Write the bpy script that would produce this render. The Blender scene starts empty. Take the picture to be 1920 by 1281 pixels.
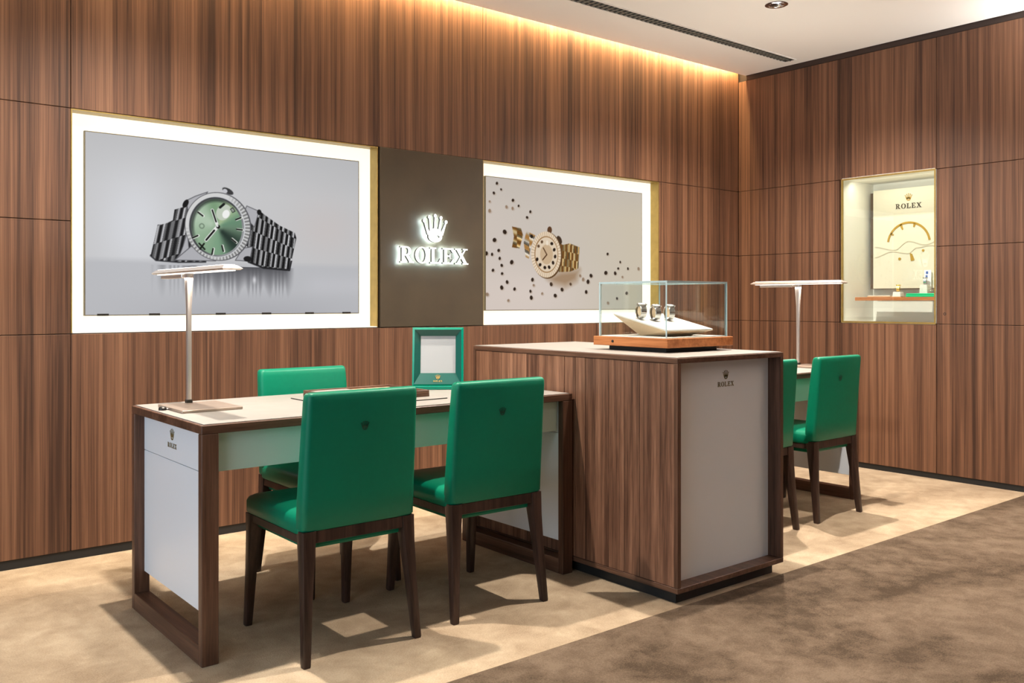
import bpy, bmesh, math, random
import numpy as np
from mathutils import Vector, Matrix, Euler

random.seed(7)
scene = bpy.context.scene
col = scene.collection
PI = math.pi

# ------------------------------------------------------------------ camera
YAW = math.radians(39.134)
cam_d = bpy.data.cameras.new('camera')
cam = bpy.data.objects.new('camera', cam_d)
col.objects.link(cam)
cam.location = (0, 0, 1.14)
cam.rotation_euler = (PI / 2, 0, -YAW)
cam_d.sensor_width = 36
cam_d.lens = 1688.4 * 36 / 1920
cam_d.shift_y = -(640.5 - 567.1) / 1920
cam_d.clip_start = 0.05
scene.camera = cam

# ------------------------------------------------------------------ world, exposure
world = bpy.data.worlds.new('world')
scene.world = world
world.use_nodes = True
bg = world.node_tree.nodes['Background']
bg.inputs[0].default_value = (0.86, 0.93, 1.0, 1)
bg.inputs[1].default_value = 0.035
vs = scene.view_settings
vs.view_transform = 'Standard'
vs.look = 'None'
vs.gamma = 1
vs.use_curve_mapping = False
vs.exposure = 0.0

# ------------------------------------------------------------------ large lights
def area_light(name, loc, rot, sx, sy, power, color, spread=PI, parent=None):
    l = bpy.data.lights.new(name, 'AREA')
    l.shape = 'RECTANGLE'
    l.size, l.size_y = sx, sy
    l.energy, l.color = power, color
    l.spread = spread
    o = bpy.data.objects.new(name, l)
    o.location, o.rotation_euler = loc, rot
    o.parent = parent
    col.objects.link(o)
    return o

XR, YB, ZC = 5.785, 4.32, 2.89           # right wall plane, back wall plane, ceiling
# daylight of the shopfront on the open side of the room
area_light('shopfront_daylight', (-3.2, 1.2, 1.45), (0, -PI / 2, 0), 2.6, 5.0, 142, (0.68, 0.84, 1.0))
# LED line inside the ceiling slot along the back wall
area_light('cove_led', (2.28, 4.264, 2.965), (math.radians(28), 0, 0), 6.98, 0.014, 92, (1.0, 0.72, 0.36))

# ------------------------------------------------------------------ materials
def new_mat(name):
    m = bpy.data.materials.new(name)
    m.use_nodes = True
    nt = m.node_tree
    return m, nt, nt.nodes['Principled BSDF']

def srgb(r, g, b):
    f = lambda c: ((c / 255 + 0.055) / 1.055) ** 2.4 if c / 255 > 0.04045 else c / 255 / 12.92
    return (f(r), f(g), f(b), 1)

def simple(name, color, rough=0.5, metal=0.0, emit=None, strength=0.0, spec=0.5, noise=0.0, nscale=40, bump=0.0):
    m, nt, p = new_mat(name)
    c = tuple(color) if len(color) == 4 else tuple(color) + (1,)
    p.inputs['Base Color'].default_value = c
    p.inputs['Roughness'].default_value = rough
    p.inputs['Metallic'].default_value = metal
    p.inputs['Specular IOR Level'].default_value = spec
    if emit is not None:
        p.inputs['Emission Color'].default_value = tuple(emit)[:3] + (1,)
        p.inputs['Emission Strength'].default_value = strength
    if noise or bump:
        tc = nt.nodes.new('ShaderNodeTexCoord')
        n = nt.nodes.new('ShaderNodeTexNoise')
        n.inputs['Scale'].default_value = nscale
        n.inputs['Detail'].default_value = 4
        nt.links.new(tc.outputs['Object'], n.inputs['Vector'])
        if noise:
            r = nt.nodes.new('ShaderNodeValToRGB')
            r.color_ramp.elements[0].position = 0.3
            r.color_ramp.elements[1].position = 0.7
            r.color_ramp.elements[0].color = tuple(x * (1 - noise) for x in c[:3]) + (1,)
            r.color_ramp.elements[1].color = tuple(min(1, x * (1 + noise)) for x in c[:3]) + (1,)
            nt.links.new(n.outputs['Fac'], r.inputs[0])
            nt.links.new(r.outputs[0], p.inputs['Base Color'])
        if bump:
            b = nt.nodes.new('ShaderNodeBump')
            b.inputs['Strength'].default_value = bump
            b.inputs['Distance'].default_value = 0.002
            nt.links.new(n.outputs['Fac'], b.inputs['Height'])
            nt.links.new(b.outputs[0], p.inputs['Normal'])
    return m

def math_node(nt, op, a, b):
    n = nt.nodes.new('ShaderNodeMath')
    n.operation = op
    for i, v in enumerate((a, b)):
        if hasattr(v, 'is_output'):
            nt.links.new(v, n.inputs[i])
        else:
            n.inputs[i].default_value = v
    return n.outputs[0]

def wood(name, dark, mid, light, grain='z', world_space=False, rough=0.42, coarse=9.0, spread=1.0, along=0.035, weights=(0.36, 0.42, 0.22), vary=0.0):
    m, nt, p = new_mat(name)
    if world_space:
        src = nt.nodes.new('ShaderNodeNewGeometry').outputs['Position']
    else:
        src = nt.nodes.new('ShaderNodeTexCoord').outputs['Object']
    mp = nt.nodes.new('ShaderNodeMapping')
    sc = [1.0, 1.0, 1.0]
    sc['xyz'.index(grain)] = along
    mp.inputs['Scale'].default_value = sc
    nt.links.new(src, mp.inputs['Vector'])
    vec = mp.outputs[0]
    if not world_space:
        oi = nt.nodes.new('ShaderNodeObjectInfo')
        add = nt.nodes.new('ShaderNodeVectorMath')
        add.operation = 'ADD'
        cmb = nt.nodes.new('ShaderNodeCombineXYZ')
        r = math_node(nt, 'MULTIPLY', oi.outputs['Random'], 31.7)
        for i in range(3):
            nt.links.new(r, cmb.inputs[i])
        nt.links.new(vec, add.inputs[0])
        nt.links.new(cmb.outputs[0], add.inputs[1])
        vec = add.outputs[0]
    outs = []
    for scale, det in ((coarse, 2.0), (coarse * 4.6, 3.0), (coarse * 24, 2.0)):
        n = nt.nodes.new('ShaderNodeTexNoise')
        n.inputs['Scale'].default_value = scale
        n.inputs['Detail'].default_value = det
        n.inputs['Roughness'].default_value = 0.55
        nt.links.new(vec, n.inputs['Vector'])
        outs.append(n.outputs['Fac'])
    f = math_node(nt, 'ADD', math_node(nt, 'ADD', math_node(nt, 'MULTIPLY', outs[0], weights[0]), math_node(nt, 'MULTIPLY', outs[1], weights[1])),
                  math_node(nt, 'MULTIPLY', outs[2], weights[2]))
    if vary:
        f = math_node(nt, 'ADD', f, math_node(nt, 'MULTIPLY', math_node(nt, 'SUBTRACT', nt.nodes['Object Info'].outputs['Random'], 0.5), vary))
    ramp = nt.nodes.new('ShaderNodeValToRGB')
    cr = ramp.color_ramp
    w = 0.13 / spread
    cr.elements[0].position, cr.elements[0].color = 0.5 - w, dark + (1,)
    cr.elements[1].position, cr.elements[1].color = 0.5 + w, light + (1,)
    e = cr.elements.new(0.5)
    e.color = mid + (1,)
    nt.links.new(f, ramp.inputs[0])
    nt.links.new(ramp.outputs[0], p.inputs['Base Color'])
    p.inputs['Roughness'].default_value = rough
    p.inputs['Specular IOR Level'].default_value = 0.35
    return m

def carpet_mat(name, dark, mid, light, big=1.3, w=0.10):
    m, nt, p = new_mat(name)
    tc = nt.nodes.new('ShaderNodeTexCoord').outputs['Object']
    def noise(s, d, dist=0.0):
        n = nt.nodes.new('ShaderNodeTexNoise')
        n.inputs['Scale'].default_value = s
        n.inputs['Detail'].default_value = d
        n.inputs['Distortion'].default_value = dist
        n.inputs['Roughness'].default_value = 0.62
        nt.links.new(tc, n.inputs['Vector'])
        return n.outputs['Fac']
    a, b, c = noise(big, 6, 0.5), noise(big * 6, 6, 0.4), noise(210, 3)
    f = math_node(nt, 'ADD', math_node(nt, 'ADD', math_node(nt, 'MULTIPLY', a, 0.45), math_node(nt, 'MULTIPLY', b, 0.3)), math_node(nt, 'MULTIPLY', c, 0.25))
    ramp = nt.nodes.new('ShaderNodeValToRGB')
    cr = ramp.color_ramp
    cr.elements[0].position, cr.elements[0].color = 0.5 - w, dark + (1,)
    cr.elements[1].position, cr.elements[1].color = 0.5 + w, light + (1,)
    e = cr.elements.new(0.5)
    e.color = mid + (1,)
    nt.links.new(f, ramp.inputs[0])
    nt.links.new(ramp.outputs[0], p.inputs['Base Color'])
    p.inputs['Roughness'].default_value = 0.95
    p.inputs['Specular IOR Level'].default_value = 0.1
    bmp = nt.nodes.new('ShaderNodeBump')
    bmp.inputs['Strength'].default_value = 0.5
    bmp.inputs['Distance'].default_value = 0.006
    nt.links.new(c, bmp.inputs['Height'])
    nt.links.new(bmp.outputs[0], p.inputs['Normal'])
    return m

def glass_mat(name, tint=(0.97, 0.99, 0.98)):
    m = bpy.data.materials.new(name)
    m.use_nodes = True
    nt = m.node_tree
    nt.nodes.clear()
    out = nt.nodes.new('ShaderNodeOutputMaterial')
    tr = nt.nodes.new('ShaderNodeBsdfTransparent')
    tr.inputs[0].default_value = tint + (1,)
    gl = nt.nodes.new('ShaderNodeBsdfGlossy')
    gl.inputs['Roughness'].default_value = 0.0
    lw = nt.nodes.new('ShaderNodeLayerWeight')
    lw.inputs['Blend'].default_value = 0.5
    pw = math_node(nt, 'POWER', lw.outputs['Facing'], 5.0)
    fac = math_node(nt, 'ADD', math_node(nt, 'MULTIPLY', pw, 0.55), 0.035)
    mx = nt.nodes.new('ShaderNodeMixShader')
    nt.links.new(fac, mx.inputs[0])
    nt.links.new(tr.outputs[0], mx.inputs[1])
    nt.links.new(gl.outputs[0], mx.inputs[2])
    nt.links.new(mx.outputs[0], out.inputs[0])
    return m

WD, WM, WL = (0.050, 0.0215, 0.0115), (0.132, 0.059, 0.031), (0.220, 0.107, 0.057)
M = {}
M['wall_wood'] = wood('wall_walnut', WD, WM, WL, 'z', True, rough=0.52, coarse=11, spread=1.12, along=0.010, weights=(0.34, 0.42, 0.24))
for g in 'xyz':
    M['wood_' + g] = wood('furniture_walnut_' + g, (0.045, 0.020, 0.011), (0.098, 0.046, 0.027), (0.165, 0.082, 0.049), g, rough=0.38, coarse=14)
M['plank'] = wood('plank_walnut', (0.080, 0.034, 0.019), (0.190, 0.089, 0.051), (0.330, 0.163, 0.095), 'z', rough=0.45, coarse=13, vary=0.12)
M['leg_wood'] = wood('chair_walnut', (0.020, 0.010, 0.007), (0.042, 0.022, 0.016), (0.070, 0.036, 0.026), 'z', rough=0.35, coarse=20)
for g in 'xy':
    M['case_wood_' + g] = wood('case_base_wood_' + g, (0.26, 0.085, 0.026), (0.42, 0.150, 0.050), (0.55, 0.22, 0.080), g, rough=0.35, coarse=14)
M['beige_carpet'] = carpet_mat('beige_carpet', (0.29, 0.205, 0.130), (0.42, 0.312, 0.205), (0.54, 0.42, 0.285))
M['taupe_carpet'] = carpet_mat('taupe_carpet', (0.068, 0.045, 0.028), (0.130, 0.089, 0.058), (0.186, 0.132, 0.089), big=1.9, w=0.085)
M['ceiling'] = simple('ceiling_paint', (0.88, 0.85, 0.80), 0.9, spec=0.1)
M['backing'] = simple('joint_dark', (0.020, 0.011, 0.008), 0.8)
M['black'] = simple('black_plinth', (0.010, 0.009, 0.008), 0.6)
M['dark_trim'] = simple('dark_trim', (0.035, 0.017, 0.011), 0.6)
M['brass'] = simple('brass', (0.36, 0.25, 0.075), 0.4, 0.7, noise=0.1, nscale=20)
M['bronze'] = simple('bronze_panel', (0.060, 0.042, 0.0225), 0.6, 0.1, noise=0.12, nscale=5)
M['light_panel'] = simple('light_panel', (0.35, 0.33, 0.28), 0.6, emit=(1.0, 0.945, 0.80), strength=1.04)
M['screen_bezel'] = simple('screen_bezel', (0.16, 0.13, 0.07), 0.4, 0.5)
M['sign_face'] = simple('sign_face', (0.9, 0.9, 0.9), 0.5, emit=(0.95, 0.98, 1.0), strength=0.7)
M['sign_side'] = simple('sign_side', (0.10, 0.11, 0.11), 0.5)
M['sign_glow'] = simple('sign_glow', (0.9, 0.9, 0.9), 0.5, emit=(0.62, 0.88, 1.0), strength=36)
M['green'] = simple('green_leather', (0.0, 0.175, 0.092), 0.40, spec=0.28, noise=0.03, nscale=55, bump=0.08)
M['green_dark'] = simple('green_emboss', (0.001, 0.055, 0.028), 0.5)
M['green_frame'] = simple('green_lacquer', (0.0, 0.20, 0.125), 0.25)
M['green_shaded'] = simple('shaded_green_bevel', (0.0, 0.075, 0.058), 0.3)  # frame green darkened: shade on the inner faces put into the colour
M['white_panel'] = simple('white_lacquer', (0.77, 0.81, 0.86), 0.35)
M['cab_panel'] = simple('pale_grey_lacquer', (0.78, 0.79, 0.78), 0.4)
M['apron'] = simple('pale_green_lacquer', (0.62, 0.74, 0.67), 0.35)
M['cream_top'] = simple('cream_leather_top', (0.27, 0.243, 0.215), 0.4, noise=0.06, nscale=12)
M['gold_print'] = simple('gold_print', (0.20, 0.15, 0.055), 0.4, 0.3)
M['gold'] = simple('polished_gold', (0.85, 0.62, 0.22), 0.25, 0.9)
M['lamp_base'] = simple('lamp_base_metal', (0.40, 0.31, 0.25), 0.3, 0.6)
M['lamp_metal'] = simple('lamp_metal', (0.62, 0.56, 0.52), 0.32, 0.8)
M['lamp_led'] = simple('lamp_led', (0.9, 0.9, 0.88), 0.5, emit=(1.0, 0.94, 0.86), strength=2.2)
M['dark_metal'] = simple('dark_metal', (0.05, 0.045, 0.04), 0.4, 0.8)
M['steel'] = simple('steel', (0.50, 0.49, 0.48), 0.22, 1.0)
M['dial'] = simple('silver_dial', (0.75, 0.74, 0.72), 0.3)
M['chrome'] = simple('chrome', (0.75, 0.76, 0.80), 0.12, 1.0)
M['vent'] = simple('vent_black', (0.014, 0.016, 0.014), 0.7)
M['vent_slat'] = simple('vent_slat', (0.17, 0.165, 0.14), 0.6)
M['downlight_lens'] = simple('downlight_lens', (0.9, 0.9, 0.9), 0.4, emit=(1.0, 0.97, 0.95), strength=3.0)
M['niche_white'] = simple('niche_white', (0.80, 0.78, 0.70), 0.6)
M['board'] = simple('cream_board', (0.70, 0.66, 0.52), 0.55)
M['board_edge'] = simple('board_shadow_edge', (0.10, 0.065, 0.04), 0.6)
M['relief'] = simple('relief_line', (0.60, 0.54, 0.40), 0.6)
M['gold_ink'] = simple('gold_ink', (0.48, 0.29, 0.045), 0.4, 0.3)
M['dark_ink'] = simple('dark_ink', (0.055, 0.04, 0.02), 0.5)
M['green_box'] = simple('green_box', (0.0, 0.50, 0.20), 0.4)
M['tan'] = simple('tan_leather', (0.56, 0.41, 0.26), 0.5)
M['ivory'] = simple('ivory_leather', (0.66, 0.62, 0.57), 0.45)
M['glass'] = glass_mat('clear_glass')
M['glass_edge'] = simple('glass_edge', (0.42, 0.54, 0.55), 0.12, emit=(0.6, 0.75, 0.74), strength=0.0)
M['mirror'] = simple('mirror_glass', (0.66, 0.66, 0.655), 0.2, 0.45)
M['blue_ink'] = simple('blue_card_print', (0.05, 0.12, 0.40), 0.5)
M['paper'] = simple('white_card', (0.85, 0.85, 0.86), 0.6)

# ------------------------------------------------------------------ mesh helpers
def link(name, me, mats, parent=None, loc=(0, 0, 0), rot=(0, 0, 0)):
    o = bpy.data.objects.new(name, me)
    if not isinstance(mats, (list, tuple)):
        mats = [mats]
    for m in mats:
        me.materials.append(m)
    o.location, o.rotation_euler = loc, rot
    o.parent = parent
    col.objects.link(o)
    return o

def finish(bm, name, mats, parent=None, loc=(0, 0, 0), rot=(0, 0, 0), smooth=None):
    bmesh.ops.recalc_face_normals(bm, faces=bm.faces)
    me = bpy.data.meshes.new(name)
    bm.to_mesh(me)
    bm.free()
    if smooth:
        for p in me.polygons:
            p.use_smooth = True
        me.set_sharp_from_angle(angle=math.radians(smooth))
    return link(name, me, mats, parent, loc, rot)

def add_box(bm, x0, x1, y0, y1, z0, z1, bev=0.0, seg=1, mat=0):
    vs_ = [bm.verts.new((x, y, z)) for z in (z0, z1) for y in (y0, y1) for x in (x0, x1)]
    fs = [(0, 2, 3, 1), (4, 5, 7, 6), (0, 1, 5, 4), (2, 6, 7, 3), (0, 4, 6, 2), (1, 3, 7, 5)]
    faces = [bm.faces.new([vs_[i] for i in f]) for f in fs]
    for f in faces:
        f.material_index = mat
    if bev > 0:
        edges = list({e for f in faces for e in f.edges})
        r = bmesh.ops.bevel(bm, geom=edges, offset=bev, offset_type='OFFSET', segments=seg, profile=0.5, affect='EDGES')
        for f in r['faces']:
            f.material_index = mat
    return vs_

def box(name, x0, x1, y0, y1, z0, z1, mat, parent=None, bev=0.0, seg=1, centre=True, smooth=None, rot=(0, 0, 0)):
    """A box part; its origin sits at its own centre so the grain starts afresh on every piece."""
    bm = bmesh.new()
    c = ((x0 + x1) / 2, (y0 + y1) / 2, (z0 + z1) / 2) if centre else (0, 0, 0)
    add_box(bm, x0 - c[0], x1 - c[0], y0 - c[1], y1 - c[1], z0 - c[2], z1 - c[2], bev, seg)
    return finish(bm, name, mat, parent, c, rot, smooth)

def add_prism(bm, pts, z0, z1, mats=(0, 0, 0), tf=None):
    """Closed 2-D outline (x, y) extruded from z0 to z1; mats = front(z1), side, back(z0)."""
    tf = tf or (lambda x, y, z: (x, y, z))
    a = [bm.verts.new(tf(x, y, z0)) for x, y in pts]
    b = [bm.verts.new(tf(x, y, z1)) for x, y in pts]
    n = len(pts)
    f = bm.faces.new(b)
    f.material_index = mats[0]
    f = bm.faces.new(a[::-1])
    f.material_index = mats[2]
    for i in range(n):
        f = bm.faces.new((a[i], a[(i + 1) % n], b[(i + 1) % n], b[i]))
        f.material_index = mats[1]

def add_ring(bm, outer, inner, z0, z1, mats=(0, 0, 0), tf=None, closed=True):
    """Band between two matching outlines, extruded."""
    tf = tf or (lambda x, y, z: (x, y, z))
    n = len(outer)
    V = [[bm.verts.new(tf(p[0], p[1], z)) for p in L] for L in (outer, inner) for z in (z0, z1)]
    o0, o1, i0, i1 = V
    for k in range(n if closed else n - 1):
        j = (k + 1) % n
        for quad, mt in (((o1[k], o1[j], i1[j], i1[k]), mats[0]), ((o0[k], i0[k], i0[j], o0[j]), mats[2]),
                         ((o0[k], o0[j], o1[j], o1[k]), mats[1]), ((i0[k], i1[k], i1[j], i0[j]), mats[1])):
            f = bm.faces.new(quad)
            f.material_index = mt
    if not closed:
        for k in (0, n - 1):
            bm.faces.new((o0[k], o1[k], i1[k], i0[k])).material_index = mats[1]

def add_lathe(bm, prof, n=32, tf=None, mat=0, cap=True):
    """prof: list of (radius, z)."""
    tf = tf or (lambda x, y, z: (x, y, z))
    rings = [[bm.verts.new(tf(r * math.cos(2 * PI * k / n), r * math.sin(2 * PI * k / n), z)) for k in range(n)] for r, z in prof]
    for a, b in zip(rings, rings[1:]):
        for k in range(n):
            bm.faces.new((a[k], a[(k + 1) % n], b[(k + 1) % n], b[k])).material_index = mat
    if cap:
        bm.faces.new(rings[0][::-1]).material_index = mat
        bm.faces.new(rings[-1]).material_index = mat

def add_loft(bm, sections, mat=0):
    """sections: list of closed loops of 3-D points, same count."""
    R = [[bm.verts.new(p) for p in s] for s in sections]
    n = len(R[0])
    for a, b in zip(R, R[1:]):
        for k in range(n):
            bm.faces.new((a[k], a[(k + 1) % n], b[(k + 1) % n], b[k])).material_index = mat
    bm.faces.new(R[0][::-1]).material_index = mat
    bm.faces.new(R[-1]).material_index = mat

def rrect(x0, x1, y0, y1, r, n=4):
    pts = []
    for cx, cy, a0 in ((x1 - r, y1 - r, 0), (x0 + r, y1 - r, PI / 2), (x0 + r, y0 + r, PI), (x1 - r, y0 + r, 1.5 * PI)):
        for k in range(n + 1):
            a = a0 + PI / 2 * k / n
            pts.append((cx + r * math.cos(a), cy + r * math.sin(a)))
    return pts

def thing(name, label, cat, loc=(0, 0, 0), rotz=0.0, group=None):
    o = bpy.data.objects.new(name, None)
    o.empty_display_size = 0.1
    o.location, o.rotation_euler = loc, (0, 0, rotz)
    col.objects.link(o)
    return tag(o, label, cat, group)

def tag(o, label, cat, group=None):
    o['label'], o['category'] = label, cat
    if group:
        o['group'] = group
    return o

def structure(o, label=None, cat=None):
    o['kind'] = 'structure'
    if label:
        o['label'] = label
    if cat:
        o['category'] = cat
    return o

def copy_tree(o, parent=None):
    c = o.copy()
    col.objects.link(c)
    c.parent = parent
    for ch in [x for x in bpy.data.objects if x.parent == o]:
        copy_tree(ch, c)
    return c

def copy_thing(o, loc, rotz, label):
    kids = {}
    for x in list(bpy.data.objects):
        if x.parent:
            kids.setdefault(x.parent, []).append(x)
    def rec(s, parent):
        c = s.copy()
        col.objects.link(c)
        c.parent = parent
        for k in kids.get(s, []):
            rec(k, c)
        return c
    r = rec(o, None)
    r.location, r.rotation_euler = loc, (0, 0, rotz)
    r['label'] = label
    return r

# ------------------------------------------------------------------ emblem and lettering
def disc(cx, cy, r, n=12, ry=None):
    ry = ry or r
    return [(cx + r * math.cos(2 * PI * k / n), cy + ry * math.sin(2 * PI * k / n)) for k in range(n)]

def add_crown(bm, s, z0, z1, mats=(0, 0, 0), tf=None, cx=0.0, cy=0.0, fine=True):
    """Five-pronged crown emblem of height s standing on (cx, cy)."""
    S = lambda pts: [(cx + x * s, cy + y * s) for x, y in pts]
    n = 28 if fine else 14
    outer, inner = [], []
    for k in range(n):
        a = 2 * PI * k / n
        c, d = math.cos(a), math.sin(a)
        outer.append(((0.30 + (0.03 if d > 0 else 0) * d) * c, 0.20 + (0.30 if d > 0 else 0.20) * d))
        inner.append((0.185 * c, 0.20 + 0.058 * d))
    add_ring(bm, S(outer), S(inner), z0, z1, mats, tf)
    for bx, tx, ty in ((-0.265, -0.47, 0.74), (-0.155, -0.25, 0.88), (0.0, 0.0, 0.94), (0.155, 0.25, 0.88), (0.265, 0.47, 0.74)):
        w = 0.072
        add_prism(bm, S([(bx - w, 0.26), (bx + w, 0.26), (tx + 0.024, ty), (tx - 0.024, ty)]), z0, z1, mats, tf)
        add_prism(bm, S(disc(tx, ty + 0.012, 0.066, 12 if fine else 8)), z0, z1, mats, tf)

def letter_shapes(ch):
    """Heavy serif capitals, unit height; returns (convex outlines, rings, width)."""
    q = lambda *p: list(p)
    r = lambda x0, x1, y0, y1: [(x0, y0), (x1, y0), (x1, y1), (x0, y1)]
    P, Rg = [], []
    if ch == 'R':
        P += [r(.10, .31, 0, 1), r(0, .42, 0, .085), r(0, .31, .915, 1), q((.36, .46), (.56, .50), (.88, .085), (.66, .03)), r(.62, .99, 0, .085),
              r(.31, .48, .90, 1), r(.31, .48, .44, .53)]
        o = [(.46 + .33 * math.cos(a), .72 + .28 * math.sin(a)) for a in np.linspace(-PI / 2, PI / 2, 12)]
        i = [(.46 + .11 * math.cos(a), .72 + .185 * math.sin(a)) for a in np.linspace(-PI / 2, PI / 2, 12)]
        Rg.append((o, i, False))
        return P, Rg, 0.97
    if ch == 'O':
        n = 28
        Rg.append((disc(.5, .5, .50, n, .52), disc(.5, .5, .26, n, .44), True))
        return P, Rg, 1.0
    if ch == 'L':
        P += [r(.12, .33, 0, 1), r(0, .46, .915, 1), r(0, .80, 0, .095), q((.62, .095), (.80, .095), (.84, .33), (.77, .33))]
        return P, Rg, 0.84
    if ch == 'E':
        P += [r(.12, .33, 0, 1), r(0, .78, .905, 1), r(0, .80, 0, .095), r(.33, .60, .45, .55), q((.62, .095), (.80, .095), (.85, .31), (.78, .31)),
              q((.76, .70), (.82, .70), (.78, .905), (.62, .905)), r(.53, .60, .36, .64)]
        return P, Rg, 0.86
    if ch == 'X':
        P += [q((.08, .96), (.34, .96), (.96, .04), (.70, .04)), q((.10, .04), (.22, .04), (.86, .96), (.74, .96)),
              r(0, .42, .915, 1), r(.60, .98, .915, 1), r(0, .38, 0, .085), r(.58, 1.04, 0, .085)]
        return P, Rg, 1.04
    return P, Rg, 1

def add_letter(bm, ch, x, y, h, z0, z1, mats=(0, 0, 0), tf=None):
    P, Rg, w = letter_shapes(ch)
    for p in P:
        add_prism(bm, [(x + a * h, y + b * h) for a, b in p], z0, z1, mats, tf)
    for o, i, cl in Rg:
        add_ring(bm, [(x + a * h, y + b * h) for a, b in o], [(x + a * h, y + b * h) for a, b in i], z0, z1, mats, tf, cl)
    return w * h

WORD = 'ROLEX'
def word_layout(width, gap=0.09):
    ws = [letter_shapes(c)[2] for c in WORD]
    h = width / (sum(ws) + gap * (len(ws) - 1))
    xs, x = [], -width / 2
    for w in ws:
        xs.append(x)
        x += (w + gap) * h
    return xs, h

def small_logo(parent, width, crown_h, gap_h, loc, rot, mat, thick=0.001, crown_mat=None):
    """Printed emblem and lettering as two thin sub-parts, drawn in their own XY plane."""
    xs, h = word_layout(width, 0.16)
    bm = bmesh.new()
    for c, x in zip(WORD, xs):
        add_letter(bm, c, x, 0, h, 0, thick)
    finish(bm, 'lettering', mat, parent, loc, rot)
    bm = bmesh.new()
    add_crown(bm, crown_h, 0, thick, cy=h + gap_h, fine=False)
    finish(bm, 'crown_emblem', crown_mat or mat, parent, loc, rot)

# rotations that stand an XY drawing on a wall: facing -Y, facing -X
FACE_MY = (PI / 2, 0, 0)
FACE_MX = (PI / 2, 0, -PI / 2)

# ================================================================== STRUCTURE
X0, Y0 = -3.3, -3.0
floor = structure(box('floor', X0, XR + 0.3, Y0, YB + 0.3, -0.08, 0.0, M['beige_carpet'], centre=False))
floor['label'] = 'beige mottled carpet floor under the desks'
tag(box('carpet', X0, XR - 0.03, Y0, 2.205, 0.0, 0.006, M['taupe_carpet'], centre=False),
    'dark taupe mottled carpet running in front of the cabinet', 'carpet')

DOWNLIGHTS = [(1.27, 3.18), (2.92, 2.42), (4.54, 3.12), (0.9, 0.75), (2.9, 0.75), (4.7, 0.9)]  # last three are added out of view, with faint beams

def build_ceiling():
    bm = bmesh.new()
    hs = 0.09
    xs = sorted({X0, XR - 0.0} | {x + d for x, y in DOWNLIGHTS for d in (-hs, hs)})
    ys = sorted({Y0, 4.255} | {y + d for x, y in DOWNLIGHTS for d in (-hs, hs)})
    for xa, xb in zip(xs, xs[1:]):
        for ya, yb in zip(ys, ys[1:]):
            hit = [(x, y) for x, y in DOWNLIGHTS if abs((xa + xb) / 2 - x) < hs and abs((ya + yb) / 2 - y) < hs]
            if not hit:
                vsx = [bm.verts.new(p) for p in ((xa, ya, ZC), (xb, ya, ZC), (xb, yb, ZC), (xa, yb, ZC))]
                bm.faces.new(vsx)
    for x, y in DOWNLIGHTS:
        n = 32
        sq = []
        for k in range(n):
            a = 2 * PI * k / n
            c, s = math.cos(a), math.sin(a)
            m = max(abs(c), abs(s))
            sq.append(bm.verts.new((x + hs * c / m, y + hs * s / m, ZC)))
        ci = [bm.verts.new((x + 0.052 * math.cos(2 * PI * k / n), y + 0.052 * math.sin(2 * PI * k / n), ZC)) for k in range(n)]
        for k in range(n):
            bm.faces.new((sq[k], sq[(k + 1) % n], ci[(k + 1) % n], ci[k]))
    # edge of the slot and upper skin
    for p in (((X0, 4.255, ZC), (XR, 4.255, ZC), (XR, 4.255, 3.05), (X0, 4.255, 3.05)),
              ((X0, Y0, 3.05), (XR + 0.3, Y0, 3.05), (XR + 0.3, YB + 0.3, 3.05), (X0, YB + 0.3, 3.05))):
        bm.faces.new([bm.verts.new(v) for v in p])
    return structure(finish(bm, 'ceiling', M['ceiling']), 'cream plaster ceiling with a lit slot along the back wall')
build_ceiling()

# back wall: dark backing slab carrying walnut panels
J = 0.0014
wall_back = structure(box('wall_back', X0, XR + 0.3, 4.42, 4.60, 0, 3.05, M['backing'], centre=False), 'walnut veneer back wall divided into panels by fine joints')
def panel_back(x0, x1, z0, z1):
    box('panel', x0 + J, x1 - J, YB, 4.419, z0 + J, z1 - J, M['wall_wood'], wall_back, bev=0.0015)
N1 = (1.0, 2.563, 1.002, 2.0)
SP = (2.575, 3.289, 1.002, 2.0)
N2 = (3.289, 4.869, 1.002, 2.0)
for x0, x1 in ((-1.4, -0.2), (-0.2, 1.0)):
    for z0, z1 in ((0.04, 1.0), (1.0, 1.5), (1.5, 2.0), (2.0, 3.04)):
        panel_back(x0, x1, z0, z1)
for x0, x1 in ((1.0, 2.57), (2.57, 3.289), (3.289, 4.869)):
    panel_back(x0, x1, 0.04, 1.0)
    panel_back(x0, x1, 2.0, 3.04)
for z0, z1 in ((0.04, 1.0), (1.0, 1.5), (1.5, 2.0), (2.0, 3.04)):
    panel_back(4.869, XR - 0.001, z0, z1)
structure(box('baseboard_back', X0, XR, YB + 0.006, 4.42, 0.0, 0.04, M['black'], centre=False))

# right wall
wall_right = structure(box('wall_right', XR + 0.44, XR + 0.55, Y0, YB + 0.3, 0, 3.05, M['backing'], centre=False), 'walnut veneer side wall with a display niche')
def panel_right(y0, y1, z0, z1):
    box('panel', XR, XR + 0.03, y0 + J, y1 - J, z0 + J, z1 - J, M['wall_wood'], wall_right, bev=0.0015)
NY0, NY1, NZ0, NZ1 = 2.785, 3.44, 1.004, 2.0
for y0, y1 in ((3.46, YB - 0.001), (2.1, 2.775), (1.42, 2.1), (0.74, 1.42)):
    for z0, z1 in ((0.036, 1.0), (1.0, 1.5), (1.5, 2.0), (2.0, 2.85)):
        panel_right(y0, y1, z0, z1)
panel_right(2.775, 3.46, 0.036, 1.0)
panel_right(2.775, 3.46, 2.0, 2.85)
for y0, y1 in ((-0.8, 0.74), (Y0, -0.8)):
    panel_right(y0, y1, 0.036, 2.85)
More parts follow.
